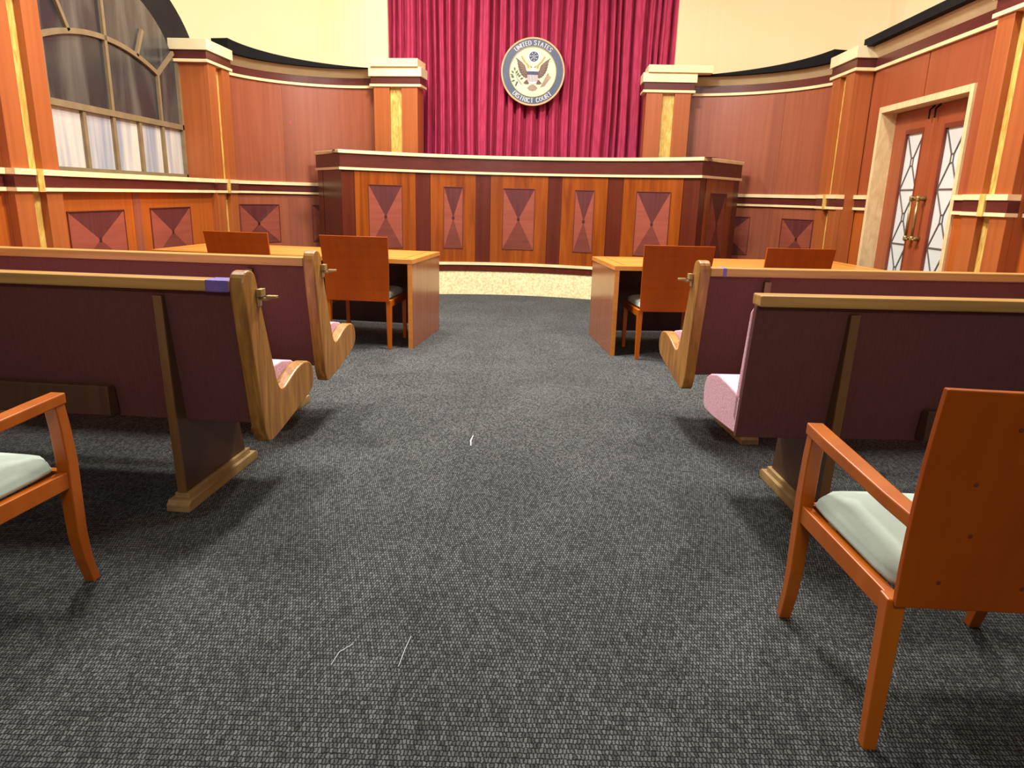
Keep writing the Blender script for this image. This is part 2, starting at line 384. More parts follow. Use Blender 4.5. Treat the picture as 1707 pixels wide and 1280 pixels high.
# left curved wall
def curved(name, A, a_l, a_r, strips_up, strip_lo, inl, black):
    r = empty(name, kind='structure')
    strip('upper_panel', 'wall_wood', r, A(a_l, a_r, 40), -0.04, 0, 1.40, 2.72)
    strip('wainscot', 'wall_wood', r, A(a_l, a_r, 40), -0.04, 0, 0, 1.30)
    for a0, a1 in strips_up: strip('upright_strip', 'wall_strip', r, A(a0, a1, 6), 0, 0.005, 1.44, 2.70)
    for a0, a1 in strip_lo: strip('divider', 'wall_strip', r, A(a0, a1, 6), 0, 0.005, 0, 1.29)
    for a0, a1 in inl: inlay('inlay_panel', r, A(a0, a1, 8), 0.645, 1.138)
    rails(r, A(a_l, a_r, 40)); cornice(r, A(a_l, a_r, 40))
    strip('shadow_gap', 'black', r, A(a_l, a_r, 40), -0.06, 0.16, 2.93, black[0], z1b=black[1])  # black strip stands for the dark gap; overhang widened to shade the crown
    return r
curved('wall_back_left', arcL, 170, 70, [(127.5, 120.5), (78.2, 71)], [(127, 119.5)], [(159.9, 133.2), (112.8, 88)], (3.08, 2.93))
curved('wall_back_right', arcR, 84, 12, [(81, 76.8), (44.9, 39.8)], [(44.0, 39.6)], [(70, 49.9), (34.5, 18.3)], (2.93, 3.06))

# right wall with the double door
wr = empty('wall_right', kind='structure')
D0, D1 = 7.80, 6.13
strip('upper_panel', 'door_wood', wr, [DW(8.3), DW(D0)], -0.05, 0, 1.40, 2.72)
strip('wainscot', 'wainscot', wr, [DW(8.3), DW(D0)], -0.05, 0, 0, 1.30)
strip('header_panel', 'door_wood', wr, [DW(D0), DW(6.98)], -0.05, 0, 2.31, 2.72)
strip('header_panel', 'door_wood', wr, [DW(6.962), DW(D1)], -0.05, 0, 2.31, 2.72)
strip('joint', 'inlay_edge', wr, [DW(6.98), DW(6.962)], -0.05, -0.012, 2.31, 2.72)
strip('upper_panel', 'door_wood', wr, [DW(D1), DW(2.5)], -0.05, 0, 1.40, 2.72)
strip('wainscot', 'wainscot', wr, [DW(D1), DW(2.5)], -0.05, 0, 0, 1.30)
rails(wr, [DW(8.09), DW(D0+.005)]); rails(wr, [DW(D1-.005), DW(5.76)]); rails(wr, [DW(5.2), DW(2.5)])
cornice(wr, [DW(8.1), DW(5.77)]); cornice(wr, [DW(5.19), DW(2.5)])
strip('shadow_gap', 'black', wr, [DW(8.1), DW(2.5)], -0.08, 0.15, 2.93, 3.01)  # same black strip for the dark gap, jutting out to shade the crown

dr = empty('door_1', kind='structure')
fw = 0.055
def DWo(y, d): v = offs([DW(y+.1), DW(y), DW(y-.1)], d)[1]; return (v.x, v.y)
for y0, y1 in ((D0, D0-fw), (D1+fw, D1)):
    strip('jamb', 'jamb', dr, [DW(y0), DW(y1)], -0.22, 0.02, 0, 2.255)
strip('head', 'jamb', dr, [DW(D0), DW(D1)], -0.22, 0.02, 2.255, 2.312)
LO = -0.14; split = (D0+D1)/2
def leaf(ya, yb, hy, outer_first):
    lf = MB()
    ga, gb = (ya-0.245, yb+0.175) if outer_first else (ya-0.175, yb+0.245)
    P = lambda y: DW(y)
    ribbon(lf, [P(ya), P(ga)], LO-.045, LO, 0.005, 2.25); ribbon(lf, [P(gb), P(yb)], LO-.045, LO, 0.005, 2.25)
    ribbon(lf, [P(ga), P(gb)], LO-.045, LO, 2.03+.04, 2.25); ribbon(lf, [P(ga), P(gb)], LO-.045, LO, 0.005, 0.40)
    o = lf.build('door_leaf', 'door_wood', dr)
    g = MB(); ribbon(g, [P(ga), P(gb)], LO-.03, LO-.022, 0.40, 2.07); gl = g.build('frosted_glass', 'frosted', o)
    mo = MB(); e = 0.022
    ribbon(mo, [P(ga), P(ga-e)], LO-.02, LO+.003, 0.40, 2.07); ribbon(mo, [P(gb+e), P(gb)], LO-.02, LO+.003, 0.40, 2.07)
    ribbon(mo, [P(ga-e), P(gb+e)], LO-.02, LO+.003, 2.03, 2.07); ribbon(mo, [P(ga-e), P(gb+e)], LO-.02, LO+.003, 0.40, 0.44)
    mo.build('glass_moulding', 'door_mould', o)
    ld = MB(); n3 = Vector((-1, 0.038, 0)).normalized()
    y0, y1 = ga-e, gb+e; yc = (y0+y1)/2
    def pt(y, z): q = DWo(y, LO-.022); return (q[0], q[1], z)
    zs = [2.03, 1.50, 0.975, 0.44]; wd = 0.013; a = 0.022; b = 0.038
    for i in range(3):
        zt, zb = zs[i], zs[i+1]; zc = (zt+zb)/2
        for yy, s in ((y0, 1), (y1, -1)):
            ld.bar(pt(yy, zt), pt(yc+s*a, zc+b), wd, .008, n3); ld.bar(pt(yy, zb), pt(yc+s*a, zc-b), wd, .008, n3)
            ld.bar(pt(yc+s*a, zc+b), pt(yc+s*a, zc-b), wd*.8, .008, n3)
        for s in (1, -1): ld.bar(pt(yc+a, zc+s*b), pt(yc-a, zc+s*b), wd*.8, .008, n3)
        if i < 2: ld.bar(pt(y0, zb), pt(y1, zb), wd, .008, n3)
    ld.build('leading', 'lead', o)
    h = MB(); q = DWo(hy, LO+.07); q0 = DWo(hy, LO)
    h.tube([(q[0], q[1], 1.06), (q[0], q[1], 1.40)], 0.012, 10)
    for z in (1.045, 1.415):
        h.tube([(q0[0], q0[1], z), (q[0]-.01, q[1], z)], [0.024, 0.016], 8)
        h.tube([(q[0], q[1], z-.03), (q[0], q[1], z-.015), (q[0], q[1], z), (q[0], q[1], z+.015), (q[0], q[1], z+.03)], [0.006, .022, .02, .022, .006], 8)
        for k in (-1, 1): h.tube([(q[0], q[1], z), (q[0], q[1]+k*.04, z+.012*(1 if z > 1.2 else -1))], [0.012, .004], 6)
    h.build('pull_handle', 'bronze', o, smooth=True)
leaf(D0-fw, split+.002, split+0.06, True); leaf(split-.002, D1+fw, split-0.06, False)
for yy in (split+.05, split-.05):
    q = DWo(yy, LO+.02); MB().tube([(q[0]+.02, q[1], 2.25), (q[0]-.02, q[1], 2.21), (q[0]-.02, q[1], 2.13)], 0.008, 6).build('catch', 'black', dr)

# ------------------------------------------------------------------ arched window in the left wall
wn = empty('window_1', kind='structure')
XW = -3.90; yL, yR, yc = 5.70, 8.65, 7.175; zS, zB = 1.442, 2.0
def archz(y, half, zspring, rise): 
    u = max(-1, min(1, (y-yc)/half)); return zspring+rise*math.sqrt(max(0, 1-u*u))
fr = MB(); nx = (1, 0, 0)
fr.box(XW, XW+.05, yL, yR, zS, zS+.045); fr.box(XW, XW+.05, yR-.05, yR, zS, 2.72); fr.box(XW, XW+.05, yL, yL+.05, zS, 2.5)
fr.box(XW, XW+.05, yL, yR, zB-.025, zB+.03)
oa = [(XW, yc+(yR-yc-.02)*math.cos(math.radians(a)), 2.5+0.80*math.sin(math.radians(a))) for a in range(0, 181, 6)]
fr.build('window_frame', 'win_frame', wn)
ys = [yL] + [8.144-.487*k for k in range(4, -1, -1)] + [yR]
bars = MB()
for y in ys[1:-1]: bars.box(XW, XW+.04, y-.024, y+.024, zS+.045, zB-.025)
RI = 3.0; zi = 2.665
inner = [(XW, yc+RI*math.sin(math.radians(a)), zi-RI*(1-math.cos(math.radians(a)))) for a in [-18.9+37.8*k/24 for k in range(25)]]
for p, q in zip(inner, inner[1:]): bars.bar(p, q, .045, .04, nx)
zend = inner[-1][2]
for s in (-1, 1): bars.box(XW, XW+.04, yc+s*.97-.02, yc+s*.97+.02, zB+.03, zend+.02)
bars.box(XW, XW+.04, yc-.022, yc+.022, zB+.03, 3.40)
for y0, y1, z1 in ((7.74, 7.90, 2.88), (6.61, 6.45, 2.88), (8.15, 8.55, 2.78), (6.2, 5.8, 2.78)):
    z0 = zi-RI*(1-math.cos(math.asin((y0-yc)/RI))); bars.bar((XW, y0, z0), (XW, y1, z1), .04, .04, nx)
bars.build('glazing_bars', 'win_frame', wn)
for k in range(6):
    MB().box(XW+.004, XW+.012, ys[k]+.02, ys[k+1]-.02, zS+.04, zB-.02).build('lower_pane', 'win_white', wn)
up = MB().prism([(yL+.02, zB), (yR-.02, zB)] + [(p[1], p[2]) for p in oa], XW+.004, XW+.012, 'x')
up.build('upper_pane', 'win_grey', wn)

# ------------------------------------------------------------------ curtain behind the bench
cu = MB(); nx_, nz_ = 960, 14; X0, X1 = -2.02, 2.34
rng = random.Random(3)
prof = []; x = X0
folds = []
while x < X1:
    wd = rng.uniform(0.07, 0.19); folds.append((x, wd, rng.uniform(0.6, 1.25), rng.uniform(-.25, .25))); x += wd
def fold_y(x, z):
    xs = x + 0.012*math.sin(z*1.7+x*5)
    for (fx, wd, a, sk) in folds:
        if fx <= xs < fx+wd:
            u = (xs-fx)/wd
            g = 0.034/wd+0.12*sk          # part of the pleat that is the deep gap
            if u > 1-g: return 0.03
            u /= 1-g; u = u**(1+sk)
            return -0.16*(0.75+0.25*a)*(max(0, math.sin(math.pi*u))**0.30)*(0.86+0.14*math.cos(9*u+a*7)) + 0.015*math.sin(x*2.1)
    return 0
vs = []; fs = []
for j in range(nz_+1):
    z = 0.15 + (5.1-0.15)*j/nz_
    for i in range(nx_+1):
        x = X0+(X1-X0)*i/nx_
        vs.append((x, 10.88+fold_y(x, z)*(1.0-0.12*math.sin(z*1.3)), z))
for j in range(nz_):
    for i in range(nx_):
        a = j*(nx_+1)+i; fs.append((a, a+1, a+nx_+2, a+nx_+1))
cu.add(vs, fs)
co = cu.build('curtain', 'curtain', smooth=True)
so = co.modifiers.new('thick', 'SOLIDIFY'); so.thickness = 0.006
tag(co, 'tall crimson velvet curtain in deep pleats behind the judge bench', 'curtain')

# ------------------------------------------------------------------ judge bench
OB, RB = (-0.229, 6.481), 3.428
jb = empty('judge_bench', (0, 9.5, 0), label='long curved wooden judge bench with inlaid front panels and cream trim', cat='judge bench')
def arcB(a0, a1, n=10): return [(x, y-9.5) for x, y in arc(OB, RB, a0, a1, n)]
LE, RE = (-2.72, 10.06-9.5), (2.93, 9.76-9.5)
AL, AR = 125.4, 44.8
full = [LE] + arcB(AL, AR, 40) + [RE]
strip('base', 'stone', jb, full, -0.12, 0.0, 0, 0.325)
strip('plinth_band', 'bench_dark', jb, full, -0.12, 0.012, 0.325, 0.408)
strip('plinth_cap', 'cream_trim', jb, full, -0.12, 0.028, 0.408, 0.444, bevel=0.004)
strip('carcass', 'bench_dark', jb, full, -0.12, -0.012, 0.444, 1.61)
strip('lower_moulding', 'cream_trim', jb, full, -0.12, 0.034, 1.607, 1.637, bevel=0.005)
strip('fascia', 'dark_band', jb, full, -0.12, 0.02, 1.637, 1.803)
strip('top_moulding', 'cream_trim', jb, full, -0.16, 0.045, 1.803, 1.845, bevel=0.005)
strip('desk_top', 'bench_dark', jb, arcB(AL-6, AR+6, 30), -0.55, -0.10, 1.55, 1.60)
panels = [(125.4, 122.6, 0, None), (122.6, 108.9, 1, (119.45, 112.1)), (108.9, 105.7, 0, None), (105.7, 95.4, 1, (102.6, 98.45)), (95.4, 92.15, 0, None),
          (92.15, 79.1, 1, (89.2, 82.2)), (79.1, 76.1, 0, None), (76.1, 65.6, 1, (72.9, 68.7)), (65.6, 62.2, 0, None), (62.2, 48.5, 1, (58.9, 51.3)), (48.5, 44.8, 0, None)]
for a0, a1, k, il in panels:
    if not k: strip('dark_upright', 'bench_dark', jb, arcB(a0, a1, 4), -0.02, 0.0, 0.444, 1.607)
    else:
        p = strip('front_panel', 'bench_wood', jb, arcB(a0-.08, a1+.08, 10), -0.02, 0.006, 0.444, 1.607)
        inlay('inlay', p, [tuple(v) for v in offs(arcB(il[0], il[1], 6), 0.006)], 0.635, 1.43)
CL, CR = arcB(AL, AL-1, 1)[0], arcB(AR, AR-1, 1)[0]
strip('wing_panel', 'bench_dark', jb, [LE, lerp(LE, CL, .22)], -0.012, 0.0, 0.444, 1.607)
strip('wing_panel', 'bench_dark', jb, [lerp(LE, CL, .24), CL], -0.012, 0.0, 0.444, 1.607)
strip('wing_panel', 'bench_dark', jb, [CR, lerp(CR, RE, .14)], -0.012, 0.0, 0.444, 1.607)
wp = strip('front_panel', 'bench_wood', jb, [lerp(CR, RE, .14), lerp(CR, RE, .84)], -0.012, 0.006, 0.444, 1.607)
inlay('inlay', wp, [tuple(v) for v in offs([lerp(CR, RE, .28), lerp(CR, RE, .66)], 0.006)], 0.635, 1.43)
strip('wing_panel', 'bench_dark', jb, [lerp(CR, RE, .84), RE], -0.012, 0.0, 0.444, 1.607)

# ------------------------------------------------------------------ seal on the curtain
GL = {'U': [[(0,1),(0,.35),(.08,.1),(.3,0),(.52,.1),(.6,.35),(.6,1)]], 'N': [[(0,0),(0,1),(.6,0),(.6,1)]], 'I': [[(0,0),(0,1)]],
      'T': [[(0,1),(.6,1)],[(.3,1),(.3,0)]], 'E': [[(.5,1),(0,1),(0,0),(.5,0)],[(0,.52),(.4,.52)]],
      'D': [[(0,0),(0,1),(.3,1),(.52,.85),(.6,.5),(.52,.15),(.3,0),(0,0)]],
      'S': [[(.5,.85),(.36,1),(.14,1),(0,.85),(.02,.66),(.2,.54),(.36,.46),(.52,.33),(.52,.14),(.36,0),(.14,0),(0,.15)]],
      'A': [[(0,0),(.32,1),(.64,0)],[(.12,.36),(.52,.36)]], 'R': [[(0,0),(0,1),(.34,1),(.5,.88),(.5,.64),(.34,.52),(0,.52)],[(.28,.52),(.56,0)]],
      'C': [[(.58,.82),(.42,1),(.22,1),(.05,.8),(0,.5),(.05,.2),(.22,0),(.42,0),(.58,.18)]],
      'O': [[(.3,1),(.08,.85),(0,.5),(.08,.15),(.3,0),(.54,.15),(.62,.5),(.54,.85),(.3,1)]]}
SER = {'U': [(0,1),(.6,1)], 'N': [(0,0),(.6,1),(0,1)], 'I': [(0,0),(0,1)], 'T': [(.3,0)], 'E': [], 'D': [], 'S': [], 'A': [(0,0),(.64,0)], 'R': [(0,0),(.56,0)], 'C': [], 'O': []}
WID = {'I': .0, 'T': .6, 'E': .5, 'S': .52, 'A': .64, 'R': .56, 'C': .58, 'O': .62, ' ': .28}
SR = 0.442
se = empty('court_seal', (0.175, 10.63, 3.005), label='round court seal with an eagle and blue lettered ring hung on the red curtain', cat='seal')
def disc(name, mat, r0, r1, y0, y1, parent, n=72, bevel=0):
    m = MB()
    if r0 == 0: m.prism([(r1*SR*math.cos(2*math.pi*k/n), r1*SR*math.sin(2*math.pi*k/n)) for k in range(n)], y0, y1, 'y')
    else:
        rings = []
        for k in range(n+1):
            a = 2*math.pi*k/n; c, s_ = math.cos(a)*SR, math.sin(a)*SR
            rings.append([(r0*c,y0,r0*s_),(r1*c,y0,r1*s_),(r1*c,y1,r1*s_),(r0*c,y1,r0*s_)])
        m.loft(rings, caps=False)
    return m.build(name, mat, parent, bevel=bevel)
disc('backing_disc', 'seal_cream', 0, 0.985, -0.012, 0.03, se)
disc('outer_rim', 'seal_rim', 0.945, 1.0, -0.026, 0.03, se, bevel=0.004)
ringo = disc('blue_ring', 'seal_blue', 0.735, 0.945, -0.017, 0.0, se)
disc('inner_rim', 'seal_gold', 0.722, 0.740, -0.021, 0.0, se)
def lettering(text, h, rad, a_mid, top):
    m = MB(); gap = .27; words = []
    ws = [WID.get(c, .6) for c in text]; tot = sum(ws)+gap*(len(text)-1)
    u = -tot/2
    for c, wdt in zip(text, ws):
        if c != ' ':
            def P(q):
                lx, lz = (u+q[0])*h, (q[1]-.5)*h
                if top: a = math.radians(a_mid)-lx/rad; R_ = rad+lz
                else: a = math.radians(a_mid)+lx/rad; R_ = rad-lz
                return (R_*math.cos(a)*SR, -0.017, R_*math.sin(a)*SR)
            for st in GL[c]:
                for i in range(len(st)-1):
                    a_, b_ = st[i], st[i+1]
                    thick = .17 if abs(b_[1]-a_[1]) > abs(b_[0]-a_[0])*0.8 else .10
                    m.bar(P(a_), P(b_), thick*h*SR, .005, (0, -1, 0))
            for q in SER[c]: m.bar(P((q[0]-.15, q[1])), P((q[0]+.15, q[1])), .11*h*SR, .005, (0, -1, 0))
        else: m.build('lettering', 'seal_white', ringo); m = MB()
        u += wdt+gap
    return m.build('lettering', 'seal_white', ringo)
lettering('UNITED STATES', 0.125, 0.838, 90, True)
lettering('DISTRICT COURT', 0.125, 0.838, 270, False)
def flat(name, mat, polys, y=-0.012, t=0.004, parent=se):
    m = MB()
    for p in polys: m.prism([(a*SR, b*SR) for a, b in p], y-t, y, 'y')
    return m.build(name, mat, parent)
wing = [(-.54,.41),(-.43,.335),(-.33,.265),(-.255,.19),(-.225,.12),(-.215,.06),(-.185,.03),(-.165,0),(-.165,-.17),(-.22,-.19),(-.25,-.155),(-.29,-.155),(-.31,-.115),(-.35,-.1),(-.365,-.055),(-.40,-.03),(-.41,.02),(-.44,.05),(-.44,.1),(-.465,.14),(-.46,.19),(-.485,.23),(-.475,.27),(-.505,.31),(-.49,.34),(-.53,.37)]
for s in (1, -1):
    wo = flat('eagle_wing', 'seal_brown', [[(s*a-.005, b) for a, b in wing]])
    fl = []
    for k in range(7):
        t = k/6; x0, z0 = -.50+.22*t, .33-.46*t; x1, z1 = -.30+.09*t, .22-.24*t
        fl.append([(s*x0, z0), (s*x1, z1), (s*x1, z1-.014), (s*x0, z0-.014)])
    flat('feather_line', 'seal_tan', fl, -0.016, 0.001, wo)
    flat('ribbon', 'seal_gold', [[(s*.39,.44),(s*.35,.46),(s*.24,.30),(s*.13,.20),(s*.11,.10),(s*.17,.12),(s*.19,.20),(s*.29,.29)], [(s*.05,.17),(s*.11,.19),(s*.09,.13),(s*.03,.12)]])
    flat('eagle_leg', 'seal_brown', [[(s*.13,-.22),(s*.20,-.23),(s*.29,-.33),(s*.22,-.36),(s*.12,-.36)]])
flat('eagle_head', 'seal_white', [[(-.05,.02),(-.055,.12),(-.03,.17),(.02,.18),(.05,.14),(.05,.02)], [(-.03,.15),(-.1,.125),(-.05,.11)]])
sh = flat('shield', 'seal_white', [[(-.165,-.08),(.155,-.08),(.155,-.26),(.12,-.31),(0,-.37),(-.12,-.31),(-.165,-.26)]], -0.013, 0.006)
flat('shield_chief', 'seal_navy', [[(-.17,.015),(.16,.015),(.16,-.085),(-.17,-.085)]], -0.013, 0.008, sh)
flat('shield_stripes', 'seal_red', [[(x,-.085),(x+.022,-.085),(x+.022,-.29+abs(x)*.1),(x,-.29+abs(x)*.1)] for x in [-.155+.046*k for k in range(7)]], -0.019, 0.002, sh)
flat('tail', 'seal_tan', [[(.0,-.36),(.1,-.40),(.16,-.47),(.1,-.54),(0,-.56),(-.1,-.54),(-.17,-.47),(-.1,-.4)]], -0.0125, 0.002)
lv = []
for (x, z, a) in [(-.56,.02,100),(-.59,-.05,140),(-.53,-.06,60),(-.6,-.13,150),(-.50,-.12,50),(-.57,-.17,170),(-.46,-.16,40),(-.40,-.22,20),(-.55,-.25,200),(-.46,-.27,240),(-.5,-.33,250)]:
    c, s_ = math.cos(math.radians(a)), math.sin(math.radians(a))
    lv.append([(x, z), (x+.055*c-.032*s_, z+.055*s_+.032*c), (x+.125*c, z+.125*s_), (x+.055*c+.032*s_, z+.055*s_-.032*c)])
lv.append([(-.57,.04),(-.56,.04),(-.48,-.2),(-.34,-.36),(-.35,-.375),(-.49,-.21)])
flat('olive_branch', 'seal_green', lv)
ar = []
for k in range(5):
    d = k*.028
    ar.append([(.24+d,-.44+d*.3),(.26+d,-.45+d*.3),(.47+d,-.07-d*.6),(.45+d,-.06-d*.6)]); ar.append([(.43+d,-.09-d*.6),(.50+d,-.11-d*.6),(.49+d,0-d*.6)])
flat('arrows', 'seal_tan', ar[::2], -0.0122, 0.002); flat('arrowheads', 'seal_tan', [[(a, b) for a, b in q] for q in ar[1::2][:1]], -0.0145, 0.0015)
ha = disc('halo', 'seal_white', 0, 0.19, -0.013, -0.010, se, 40); ha.location = (0.02*SR, 0, 0.445*SR)
gl = disc('star_disc', 'seal_navy', 0, 0.145, -0.016, -0.010, se, 40); gl.location = (0.02*SR, 0, 0.445*SR)
st = MB()
for r0, n in ((0, 1), (.052, 5), (.105, 7)):
    for k in range(n):
        a = 2*math.pi*k/max(n, 1)+.3; cx, cz = r0*math.cos(a), r0*math.sin(a)
        st.prism([((cx+(.023 if j % 2 == 0 else .010)*math.cos(math.pi*j/5+1.57))*SR, (cz+(.023 if j % 2 == 0 else .010)*math.sin(math.pi*j/5+1.57))*SR) for j in range(10)], -0.0185, -0.016, 'y')
st.build('stars', 'seal_white', gl)

# ------------------------------------------------------------------ pews
END = [(-.078,.95),(-.082,.985),(-.07,1.02),(-.045,1.036),(-.005,1.036),(.025,1.02),(.038,.99),(.06,.905),(.10,.78),(.137,.66),(.165,.575),(.185,.525),(.205,.497),(.235,.488),(.27,.493),(.32,.512),(.385,.534),(.44,.545),(.50,.549),(.555,.54),(.595,.512),(.613,.465),(.605,.42),(.575,.392),(.53,.375),(.30,.325),(.13,.292),(.085,.288),(.052,.298),(.035,.33),(.017,.375),(-.015,.59),(-.048,.756),(-.066,.88)]
PADP = [(.05,.395),(.20,.385),(.40,.372),(.53,.372),(.565,.395),(.578,.44),(.572,.49),(.545,.528),(.49,.555),(.38,.578),(.25,.575),(.10,.565),(.02,.55)]
def pew(loc, rz, label, mir=False, far=-1.95, ends=True, tape=None, back_end=0.305, ledge=(-0.27, -1.5), sup=0.0, foot=.595, deep=1.0):
    r = empty('pew', loc, rz, label, 'pew', 'courtroom pews')
    K = dict(mirror=mir)
    # upholstered back: slab leaning back a little
    MB().prism([(-.048,.957),(.032,.385),(.062,.385),(-.014,.957)], far, back_end, 'x').build('back_panel', 'pew_back', r, bevel=0.003, **K)
    MB().prism([(-.012,.955),(.058,.42),(.10,.46),(.085,.60),(.03,.92)], far+.005, back_end-.002, 'x').build('back_pad', 'pad', r, bevel=0.012, **K)
    MB().prism([(a*deep, b) for a, b in PADP], far+.005, back_end-.002, 'x').build('seat_pad', 'pad', r, bevel=0.006, **K)
    MB().box(far, back_end, -.078, .012, .955, 1.0).build('top_rail', 'pew_rail', r, bevel=0.006, **K)
    if tape: MB().box(tape[0], tape[1], -.0795, .0135, .953, 1.0015).build('tape', 'tape', r, bevel=0.006, **K)
    for s0 in ((back_end, far-.06) if ends else (far-.06,)):
        e = MB().prism(chaikin(END, 1), s0, s0+.06, 'x').build('end_panel', 'pew_wood', r, bevel=0.007, **K)
        if s0 > 0:
            h = MB(); x = s0+.06
            h.box(x, x+.006, .025, .062, .885, .955); h.box(x, x+.022, .022, .066, .925, .957)
            h.tube([(x, .045, .918), (x+.03, .05, .915), (x+.055, .055, .922)], [.006, .007, .006], 8)
            h.box(x+.032, x+.075, .040, .068, .920, .930)
            h.build('hook', 'brass', e, bevel=0.002, **K)
    for s in (sup, far+.36):
        sp = MB().prism([(-.068,.93),(-.045,.93),(.03,.40),(min(.45, foot-.1),.40),(foot-.065,.07),(-.03,.07),(-.05,.5)], s-.017, s+.017, 'x').build('support_panel', 'pew_dark', r, bevel=0.003, **K)
        MB().prism([(-.072,.93),(-.064,.93),(-.046,.5),(-.024,.07),(-.034,.07),(-.056,.5)], s-.018, s+.018, 'x').build('edge_strip', 'pew_edge', sp, **K)
        b = MB().prism([(-.075,0),(foot,0),(foot,.035),(foot-.02,.047),(-.055,.047),(-.075,.03)], s-.052, s+.05, 'x').build('foot_block', 'pew_block', r, bevel=0.003, **K)
        MB().box(s-.032, s+.032, -.035, foot-.045, .047, .072).build('foot_cleat', 'pew_block', b, bevel=0.003, **K)
    if ledge:
        MB().prism([(.012,.41),(-.052,.41),(-.052,.538),(-.008,.538)], ledge[1], ledge[0], 'x').build('stretcher_block', 'pew_dark', r, bevel=0.004, **K)
    return r
pew((-1.409, 2.865, 0), -5.0, 'near left purple pew with blue tape on its rail and a hooked end', tape=(.205, .303))
pew((-1.427, 3.907, 0), -4.6, 'second left purple pew with hooked wood end, just before the left table')
pew((1.347, 3.927, 0), 3.8, 'far right purple pew with wooden end and hook, just before the right table', mir=True, tape=(.215, .24), sup=-.02, foot=.38)
pew((1.285, 2.825, 0), 1.5, 'near right purple pew missing its aisle end, pink pad edge showing', mir=True, ends=False, back_end=0.335, ledge=(-0.42, -1.5), sup=-0.05, foot=.56, deep=.93)

# ------------------------------------------------------------------ armchairs
def rect(cx, cy, z, w, d): return [(cx-w/2,cy-d/2,z),(cx+w/2,cy-d/2,z),(cx+w/2,cy+d/2,z),(cx-w/2,cy+d/2,z)]
def chair(arms):
    r = empty('armchair' if arms else 'side_chair', (0,0,0))
    for s in (-1, 1):
        x = s*.31 if arms else s*.275
        if arms:
            rings = [rect(x, .588, 0, .036, .036), rect(x, .560, .10, .04, .04), rect(x, .546, .20, .042, .046), rect(x, .544, .34, .044, .05), rect(x, .545, .46, .044, .05), rect(x, .535, .58, .044, .046), rect(x, .522, .665, .044, .044)]
        else:
            rings = [rect(x, .535, 0, .03, .03), rect(x, .535, .22, .038, .038), rect(x, .535, .43, .044, .044)]
        MB().loft(rings).build('leg', 'chair_wood', r, bevel=0.004)
        xr = s*.282 if arms else s*.272
        rings = [rect(xr, .0, 0, .034, .034), rect(xr, .002, .2, .04, .04), rect(xr, .004, .435, .046, .046)]
        MB().loft(rings).build('leg', 'chair_wood', r, bevel=0.004)
        if arms:
            a = MB(); rr = []
            for y, z, w_, t in ((.55, .697, .05, .036), (.42, .694, .052, .036), (.25, .684, .05, .036), (.08, .670, .046, .036), (-.045, .662, .042, .036)):
                xx = s*(.31-.035*max(0, (.42-y)/.45)**1.3)
                rr.append([(xx-w_/2,y,z-t),(xx+w_/2,y,z-t),(xx+w_/2,y,z),(xx-w_/2,y,z)])
            a.loft(rr).build('armrest', 'chair_wood', r, bevel=0.004)
    fr = MB(); k = 1.0 if arms else .9
    for s in (-1, 1):
        fr.add([(s*.262,.0,.375),(s*.292,.0,.375),(s*.328*k,.55,.375),(s*.298*k,.55,.375),(s*.262,.0,.432),(s*.292,.0,.432),(s*.328*k,.55,.432),(s*.298*k,.55,.432)],
               [(0,3,2,1),(4,5,6,7),(0,1,5,4),(1,2,6,5),(2,3,7,6),(3,0,4,7)])
    fr.box(-.31*k, .31*k, .525, .555, .375, .432); fr.box(-.275, .275, -.012, .008, .424, .45)
    fr.build('seat_frame', 'chair_wood', r, bevel=0.003)
    # cushion: flat-topped pad with a rounded edge, wider in front
    rings = []; N_ = 32
    def outline(ins, z):
        out = []
        for i in range(N_):
            a = 2*math.pi*(i+.5)/N_; c, s_ = math.cos(a), math.sin(a)
            m = (abs(c)**9+abs(s_)**9)**(-1/9); u, v = c*m, s_*m
            hw = (.268+.040*(v+1)/2)*(1 if arms else .93)
            out.append((u*(hw-ins), .272+(.262-ins)*v, z+.012*(v+1)/2))
        return out
    for ins, z in ((.004, .432), (-.002, .440), (-.002, .448), (.003, .455), (.004, .462), (.012, .474), (.035, .486), (.08, .494), (.15, .499), (.24, .501)): rings.append(outline(ins, z))
    MB().loft(rings).build('seat_cushion', 'chair_seat', r, smooth=True)
    # back panel: bent plywood slab leaning back
    nu = 12; rr = []
    def bp(u, v, t):
        hw = (.292+.016*v) if arms else (.279+.018*v); z = .422+.56*v
        return (u*hw, -.012-.075*v**1.8-.015*(1-u*u)*v-t, z)
    for i in range(nu+1):
        u = i/nu*2-1
        rr.append([bp(u,k/6,0) for k in range(7)]+[bp(u,k/6,.02) for k in range(6,-1,-1)])
    b = MB().loft(rr).build('back_panel', 'chair_panel', r, bevel=0.003)
    first = None
    P_ = [(-.55,.36),(-.62,.6),(-.7,.13),(-.05,.12),(.5,.12),(-.45,.85),(.5,.85)] if arms else [(-.6,.38),(0,.38),(.55,.38),(-.6,.14),(0,.14),(.5,.14),(-.5,.88),(0,.88),(.5,.88)]
    for (u, v) in P_:
        c = Vector(bp(u, v, .0195))
        MB().tube([c, c+Vector((0,-.0015,0))], .0055, 8).build('screw_plug', 'plug', b)
    return r
ch = chair(True)
spots = [((1.222, 1.525, 0), -2.5, 'near right orange wood armchair seen from behind, pale green seat'),
         ((-1.815, 1.675, 0), -4.0, 'near left orange wood armchair, only its arm and green seat in view')]
for i, (l, a, lab) in enumerate(spots):
    o = ch if i == 0 else copy_tree(ch)
    o.location = l; o.rotation_euler = (0, 0, math.radians(a)); tag(o, lab, 'chair', 'wooden armchairs')
ch = chair(False)
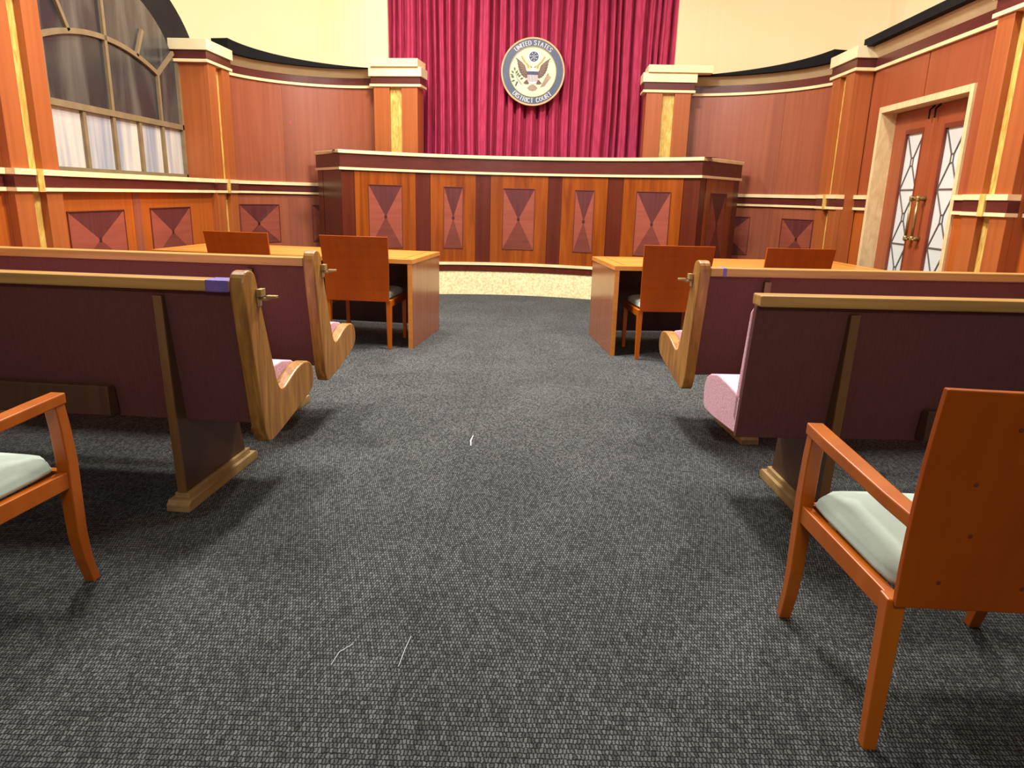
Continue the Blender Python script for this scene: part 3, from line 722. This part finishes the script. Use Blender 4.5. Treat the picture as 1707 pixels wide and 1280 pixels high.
spots = [((-1.365, 6.20, 0), -5.5, 'orange panel-back chair at the left table nearest the aisle'),
         ((-2.42, 6.36, 0), -8, 'orange panel-back chair at the left table nearest the window wall'),
         ((1.345, 6.03, 0), 4, 'orange panel-back chair at the right table nearest the aisle'),
         ((2.37, 6.10, 0), 5, 'orange panel-back chair at the right table nearest the double door')]
for i, (l, a, lab) in enumerate(spots):
    o = ch if i == 0 else copy_tree(ch)
    o.location = l; o.rotation_euler = (0, 0, math.radians(a)); tag(o, lab, 'chair', 'panel-back chairs at the tables')

# ------------------------------------------------------------------ counsel tables
def table(loc, rz, mir, label, LEN=2.46, DEP=0.98, H=0.785):
    r = empty('counsel_table', loc, rz, label, 'table', 'counsel tables'); K = dict(mirror=mir)
    t = MB().box(-LEN, 0, 0, DEP, H-.036, H).build('table_top', 'table_top', r, bevel=0.002, **K)
    e = MB(); e.box(-LEN-.003, .003, -.004, .0, H-.036, H+.001); e.box(-LEN-.003, .003, DEP, DEP+.004, H-.036, H+.001); e.box(0, .003, 0, DEP, H-.036, H+.001); e.box(-LEN-.003, -LEN, 0, DEP, H-.036, H+.001)
    e.build('edge_band', 'table_edge', t, **K)
    ln = MB(); d = .10; wl_ = .008
    ln.box(-LEN+d, -d, d, d+wl_, H, H+.0008); ln.box(-LEN+d, -d, DEP-d-wl_, DEP-d, H, H+.0008)
    ln.box(-d-wl_, -d, d, DEP-d, H, H+.0008); ln.box(-LEN+d, -LEN+d+wl_, d, DEP-d, H, H+.0008)
    for p, q in (((0,0),(-d,d)), ((0,DEP),(-d,DEP-d)), ((-LEN,0),(-LEN+d,d)), ((-LEN,DEP),(-LEN+d,DEP-d))):
        ln.bar((p[0],p[1],H), (q[0],q[1],H), .004, .0008, (0,0,1))
    ln.build('inlay_line', 'line', t, **K)
    for x0, x1 in ((-.04, -.001), (-LEN+.001, -LEN+.04)):
        sp = MB().box(x0, x1, .004, DEP-.004, 0, H-.036).build('side_panel', 'table_side', r, bevel=0.002, **K)
        MB().box(x0, x1, -.0, .004, 0, H-.036).build('front_edge', 'table_edge', sp, **K)
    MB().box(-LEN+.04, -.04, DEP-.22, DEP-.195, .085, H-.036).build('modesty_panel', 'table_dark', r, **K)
    return r
table((-.895, 6.21, 0), -8, False, 'left orange wood counsel table with two armchairs, on the window side')
table((.858, 6.13, 0), 5.5, True, 'right orange wood counsel table with two armchairs, on the door side')

# ------------------------------------------------------------------ small things
nt = MB(); a = arcL(123.9, 123.3, 1); ribbon(nt, a, 0.006, 0.008, 2.21, 2.245)
tag(nt.build('sticky_note', 'pink'), 'tiny pink square sticker on the left curved wood wall', 'sticker')
s1 = MB().tube([(-.218, 3.70, .006), (-.224, 3.78, .007), (-.216, 3.87, .006)], [.003, .005, .003], 6).build('paper_scrap', 'thread')
tag(s1, 'white paper scrap on the carpet seam midway up the aisle', 'scrap')
for pts, lab in (([(-.51, 1.80, .003), (-.50, 1.86, .004), (-.47, 1.90, .003)], 'curved pale thread lying on the carpet left of the seam'),
                 ([(-.312, 1.80, .003), (-.305, 1.88, .004), (-.296, 1.95, .003)], 'straight pale thread along the near end of the carpet seam')):
    tag(MB().tube(pts, .0012, 5).build('thread', 'thread'), lab, 'thread')
